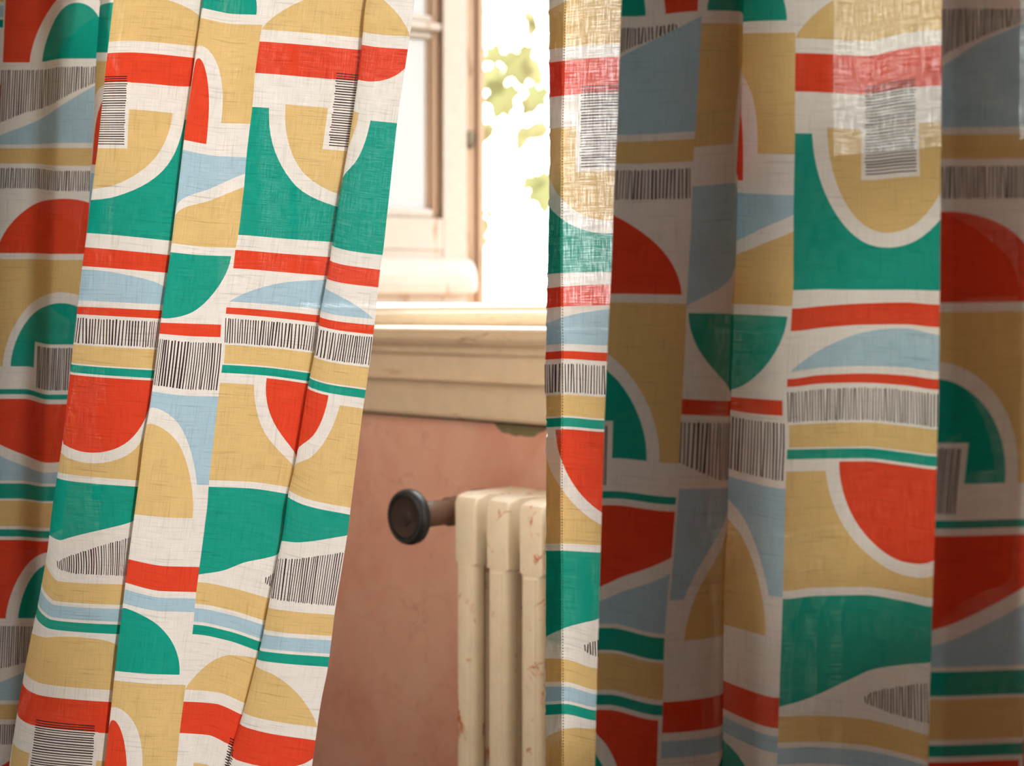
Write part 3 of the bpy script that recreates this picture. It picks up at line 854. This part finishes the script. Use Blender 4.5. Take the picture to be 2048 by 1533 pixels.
HR.add(440, R0R, RY0, 1.49, 212)
HR.add(520, R0R, RY0, 1.47, 130)
R1Y = [(244, 396), (1057, 1390)]
HR.add(415 + 207, R0R, R1Y, 1.418)
HR.add(415 + 235, R0R, R1Y, 1.395, 24)
HR.add(745, RB, [(-52, 22), (244, 393), (566, 797), (724, 995), (948, 1277), (1057, 1411)], 1.372)
HR.add(745 + 68, RF, [(-33, 48), (225, 360), (430, 628), (566, 802), (606, 849), (1052, 1390), (1115, 1470)], 1.378)
HR.add(745 + 97, RF, [(-33, 55), (566, 800), (1115, 1460)], 1.425, 6)
HR.add(745 + 127, RF, [(-33, 68), (230, 384), (430, 629), (566, 794), (606, 832), (712, 952), (955, 1249), (1052, 1360), (1103, 1415), (1143, 1463)], 1.44, 1)
HR.add(745 + 161, avg(RF, RSM, 0.30), [(-33, 66), (430, 630), (566, 796), (712, 962), (955, 1258), (1052, 1374), (1143, 1480)], 1.42)
RSY = [(-33, 65), (0, 106), (1134, 1497)]
HR.add(975, RSM, RSY, 1.40)
HR.add(975 + 60, avg(RSM, R3E, 0.22), [(0, 108), (387, 580), (417, 611), (532, 750), (647, 899), (878, 1175), (891, 1193), (1082, 1432), (1134, 1495)], 1.392)
HR.add(975 + 139, [(240, 1731), (930, 1727), (1400, 1727)], [(0, 112), (387, 583), (417, 604), (532, 747), (647, 898), (878, 1174), (891, 1191), (1082, 1439), (1134, 1502)], 1.388)
HR.add(975 + 217, [(340, 1807), (1020, 1814), (1400, 1818)], [(0, 98), (387, 584), (417, 601), (532, 751), (647, 907), (878, 1187), (891, 1204), (1082, 1462), (1134, 1521)], 1.378)
R3U = [(150, 293), (750, 265), (1060, 249), (1321, 236)]
R3Y = [(0, 90), (387, 585), (417, 606), (532, 759), (647, 914), (878, 1197), (891, 1214), (1082, 1472), (1134, 1532)]
HR.add(R3U, R3E, R3Y, 1.366, 0, 975)
HR.add(1375, R3E, R3Y, 1.385, 150)
HR.add(1400, R3E, R3Y, 1.365, 156)
HR.add(1465, R3E, R3Y, 1.335, 80)
R4Y = [(140, 253), (1057, 1492)]
R4U = [(270, 150), (700, 185), (1057, 190)]
HR.add(R4U, R3E, R4Y, 1.292, -1, 1390)
HR.add(R4U, R3E, R4Y, 1.276, 27, 1390 + 25)
HR.add(R4U, R3E, [(140, 252), (1057, 1487)], 1.268, 168, 1390 + 125)
HR.add(1820, R3E, [(140, 250), (1057, 1484)], 1.262, 330)
HR.add(2490, [(0, 3400), (1533, 3400)], [(140, 250), (1057, 1484)], 0.98)
RIGHT = dict(cols=[('A', 0), ('B', 415), ('C', 745), ('A', 975), ('B', 1390), ('C', 1720), ('A', 1950), ('B', 2365)], u0=43.0, u1=2490.0, hang=HR)

def build_curtain(name, cfg):
    u0, u1, hang = cfg['u0'], cfg['u1'], cfg['hang']
    verts, faces, inks = [], [], []
    def add_face(poly, ink):
        b = len(verts); verts.extend(poly); faces.append(list(range(b, b + len(poly)))); inks.append(ink)
    add_face([(u0, VTOP), (u1, VTOP), (u1, VBOT), (u0, VBOT)], 0)
    for cname, off in cfg['cols']:
        wd, polys = COLS[cname]
        for rep in (-2, -1, 0, 1):
            for ink, poly in polys:
                v_lo = min(q[1] for q in poly) + rep * P; v_hi = max(q[1] for q in poly) + rep * P
                if v_hi < VTOP + 2 or v_lo > VBOT - 2: continue
                if ink == 'black' and (v_hi < -260 or v_lo > 1700): pass
                pts = sub([(max(u0, min(u1, a + off)), max(VTOP, min(VBOT, b + rep * P))) for a, b in poly], 10.0)
                # drop repeated points after clipping
                q = [pts[0]]
                for a in pts[1:]:
                    if abs(a[0] - q[-1][0]) + abs(a[1] - q[-1][1]) > 0.02: q.append(a)
                if len(q) > 2 and abs(q[0][0] - q[-1][0]) + abs(q[0][1] - q[-1][1]) < 0.02: q.pop()
                ar = sum(q[i][0] * q[(i + 1) % len(q)][1] - q[(i + 1) % len(q)][0] * q[i][1] for i in range(len(q))) / 2
                if len(q) < 3 or abs(ar) < 1.0: continue
                if ar < 0: q = q[::-1]
                add_face(q, INKS.index(ink))
    # a lattice of extra points carries the folds
    g = random.Random(3)
    for u in np.arange(u0 + 4, u1 - 2, 8.0):
        for v in np.arange(VTOP + 8, VBOT - 4, 15.0):
            verts.append((float(u) + g.uniform(-0.6, 0.6), float(v) + g.uniform(-0.6, 0.6)))
    for v in np.arange(VTOP + 10, VBOT - 5, 12.0):
        verts.append((u0, float(v))); verts.append((u1, float(v)))
    ov, oe, of, _, _, orig = delaunay_2d_cdt([Vector(p) for p in verts], [], faces, 1, 0.01, True)
    uv = np.array([(p.x, p.y) for p in ov])
    pos = hang.place(uv[:, 0], uv[:, 1])
    me = bpy.data.meshes.new(name)
    me.from_pydata(pos.tolist(), [], of)
    box = []
    for f_ in faces:
        a_ = [verts[i][0] for i in f_]; b_ = [verts[i][1] for i in f_]
        box.append((min(a_) - 0.3, max(a_) + 0.3, min(b_) - 0.3, max(b_) + 0.3))
    mi = []
    for tri, o_ in zip(of, orig):
        cu, cv = uv[tri, 0].mean(), uv[tri, 1].mean()
        k = 0
        for q in sorted(o_, reverse=True):
            B_ = box[q]
            if B_[0] <= cu <= B_[1] and B_[2] <= cv <= B_[3]: k = inks[q]; break
        mi.append(k)
    for m in CLOTH: me.materials.append(m)
    me.polygons.foreach_set('material_index', mi)
    me.polygons.foreach_set('use_smooth', [True] * len(me.polygons))
    lay = me.uv_layers.new(name='cloth')
    li = np.zeros(len(me.loops), int); me.loops.foreach_get('vertex_index', li)
    lay.data.foreach_set('uv', (uv[li] / 100.0).astype(np.float32).ravel())
    me.update()
    # smooth normals from the hang itself, so that thin print slivers do not disturb the shading
    u_, v_ = uv[:, 0], uv[:, 1]
    ua, ub = np.clip(u_ - 1.0, u0, u1), np.clip(u_ + 1.0, u0, u1)
    va, vb = np.clip(v_ - 1.5, VTOP, VBOT), np.clip(v_ + 1.5, VTOP, VBOT)
    nn = np.cross(hang.place(ub, v_) - hang.place(ua, v_), hang.place(u_, vb) - hang.place(u_, va))
    ln = np.linalg.norm(nn, axis=1, keepdims=True)
    nn = np.where(ln > 1e-12, nn / np.maximum(ln, 1e-12), np.array([[0.0, -1.0, 0.0]]))
    me.normals_split_custom_set_from_vertices(nn.tolist())
    return obj(name, me)

cl = build_curtain('printed_curtain', LEFT)
tag(cl, 'geometric print cotton curtain swept aside in front of the open casement sash', 'curtain', 'pair of printed cotton curtains')
cr = build_curtain('printed_curtain', RIGHT)
tag(cr, 'geometric print cotton curtain hanging straight in front of the radiator, hem along one edge', 'curtain', 'pair of printed cotton curtains')

# stitching along the hem of the right curtain: a row of small thread dashes
bm = bmesh.new()
vv = np.arange(-400.0, 1500.0, 5.2)
p0 = HR.place(np.full_like(vv, 106.0), vv); p1 = HR.place(np.full_like(vv, 106.0), vv + 2.8)
for a, b in zip(p0, p1):
    a = Vector(a) + Vector((0, -0.0006, 0)); b = Vector(b) + Vector((0, -0.0006, 0))
    tube(bm, [a, b], 0.0005, 5)
st = obj('hem_stitching', bm, M_STITCH, cr); st['kind'] = 'stuff'

# ------------------------------------------------------------------ vine outside
def leaf_mesh(kind, seed):
    """vine leaf, stalk at the origin, tip along -z, cupped; kind 0 lobed, kind 1 plain pointed"""
    g = random.Random(seed)
    bm = bmesh.new()
    if kind == 0:
        half = [(0.0, -0.02), (0.10, 0.10), (0.24, 0.12), (0.36, 0.02), (0.50, 0.0), (0.47, -0.16), (0.38, -0.30), (0.46, -0.46), (0.42, -0.62), (0.24, -0.64), (0.16, -0.82), (0.0, -1.0)]
    else:
        half = [(0.0, 0.0), (0.12, 0.02), (0.24, -0.10), (0.31, -0.28), (0.29, -0.48), (0.22, -0.68), (0.11, -0.86), (0.0, -1.0)]
    pts = smooth(half, 3)
    pts = pts + [(-x, z) for x, z in pts[-2:0:-1]]
    n = len(pts)
    c = bm.verts.new((0, 0.06, -0.42))
    mid = [bm.verts.new((x * 0.5, 0.05 - 0.1 * abs(x), -0.42 + (z + 0.42) * 0.5)) for x, z in pts]
    rim = [bm.verts.new((x, -0.14 * abs(x) + g.uniform(-0.02, 0.02), z)) for x, z in pts]
    for i in range(n):
        j = (i + 1) % n
        bm.faces.new((c, mid[i], mid[j])); bm.faces.new((mid[i], rim[i], rim[j], mid[j]))
    bmesh.ops.recalc_face_normals(bm, faces=bm.faces[:])
    me = bpy.data.meshes.new('leaf'); bm.to_mesh(me); bm.free()
    me.polygons.foreach_set('use_smooth', [True] * len(me.polygons))
    me.materials.append(M_LEAF[kind])
    return me
LEAF = [leaf_mesh(0, 1), leaf_mesh(1, 2)]
def at(px, py, d): return Vector(((px - CXP) / FPX * d, d, EYE + (HOR - py) / FPX * d))
def vine(label, d, stems, leaves):
    base = at(*stems[0][0], d)
    root = empty('vine_branch', base)
    tag(root, label, 'vine')
    bm = bmesh.new()
    for st_ in stems:
        pts = [at(x, y, d + 0.02 * k) - base for k, (x, y) in enumerate(st_)]
        tube(bm, pts, [0.0045 * (1 - 0.45 * i / len(pts)) for i in range(len(pts))], 6)
    obj('stem', bm, M_TWIG, root)
    g = random.Random(len(leaves))
    for (x, y, size, roll, kind) in leaves:
        o = bpy.data.objects.new('leaf', LEAF[kind]); C.objects.link(o); o.parent = root
        o.location = at(x, y, d + g.uniform(-0.12, 0.12)) - base
        s = size / FPX * d
        o.scale = (s, s, s)
        o.rotation_euler = (g.uniform(-0.3, 0.3), math.radians(roll), g.uniform(-0.5, 0.5))
    return root
vine('leafy vine with pale green leaves trailing outside the open casement', 5.2,
     [[(1190, 930), (1196, 600), (1188, 200), (1150, -60), (1092, 38), (1070, 66), (1040, 95), (1020, 110), (1003, 140), (1003, 230), (1003, 330), (1001, 420)],
      [(1150, -60), (1040, -260), (930, -150), (958, 0), (985, 50), (998, 85), (1005, 110)], [(1188, 200), (1120, 215), (1085, 240), (1090, 330), (1080, 400)]],
     [(1002, 104, 46, 62, 0), (1034, 104, 84, -16, 0), (1052, 118, 66, -30, 1), (1004, 150, 62, 66, 0), (1010, 172, 74, 16, 0), (1016, 206, 40, -8, 1),
      (1078, 176, 58, 14, 0), (1066, 204, 44, 44, 1), (1046, 196, 26, 0, 1), (1078, -8, 30, -70, 1), (1050, 24, 44, -35, 1), (1036, 30, 20, 60, 1), (1014, 20, 18, 60, 1),
      (985, 248, 56, 40, 1), (972, 250, 50, 10, 1), (1096, 254, 60, 70, 1), (1050, 252, 58, 12, 1), (1046, 272, 30, 0, 1), (1068, 40, 40, 20, 1), (962, 130, 40, 90, 1),
      (1014, 350, 24, 50, 1), (1028, 364, 14, 8, 1), (1060, 352, 40, 24, 1), (1084, 356, 76, -4, 0), (1096, 346, 30, 60, 1), (1056, 412, 20, -30, 1), (990, 436, 18, -70, 1),
      (972, 420, 28, -40, 1), (970, 436, 46, 10, 1), (1052, 442, 14, 0, 1), (976, 474, 22, 10, 1)])
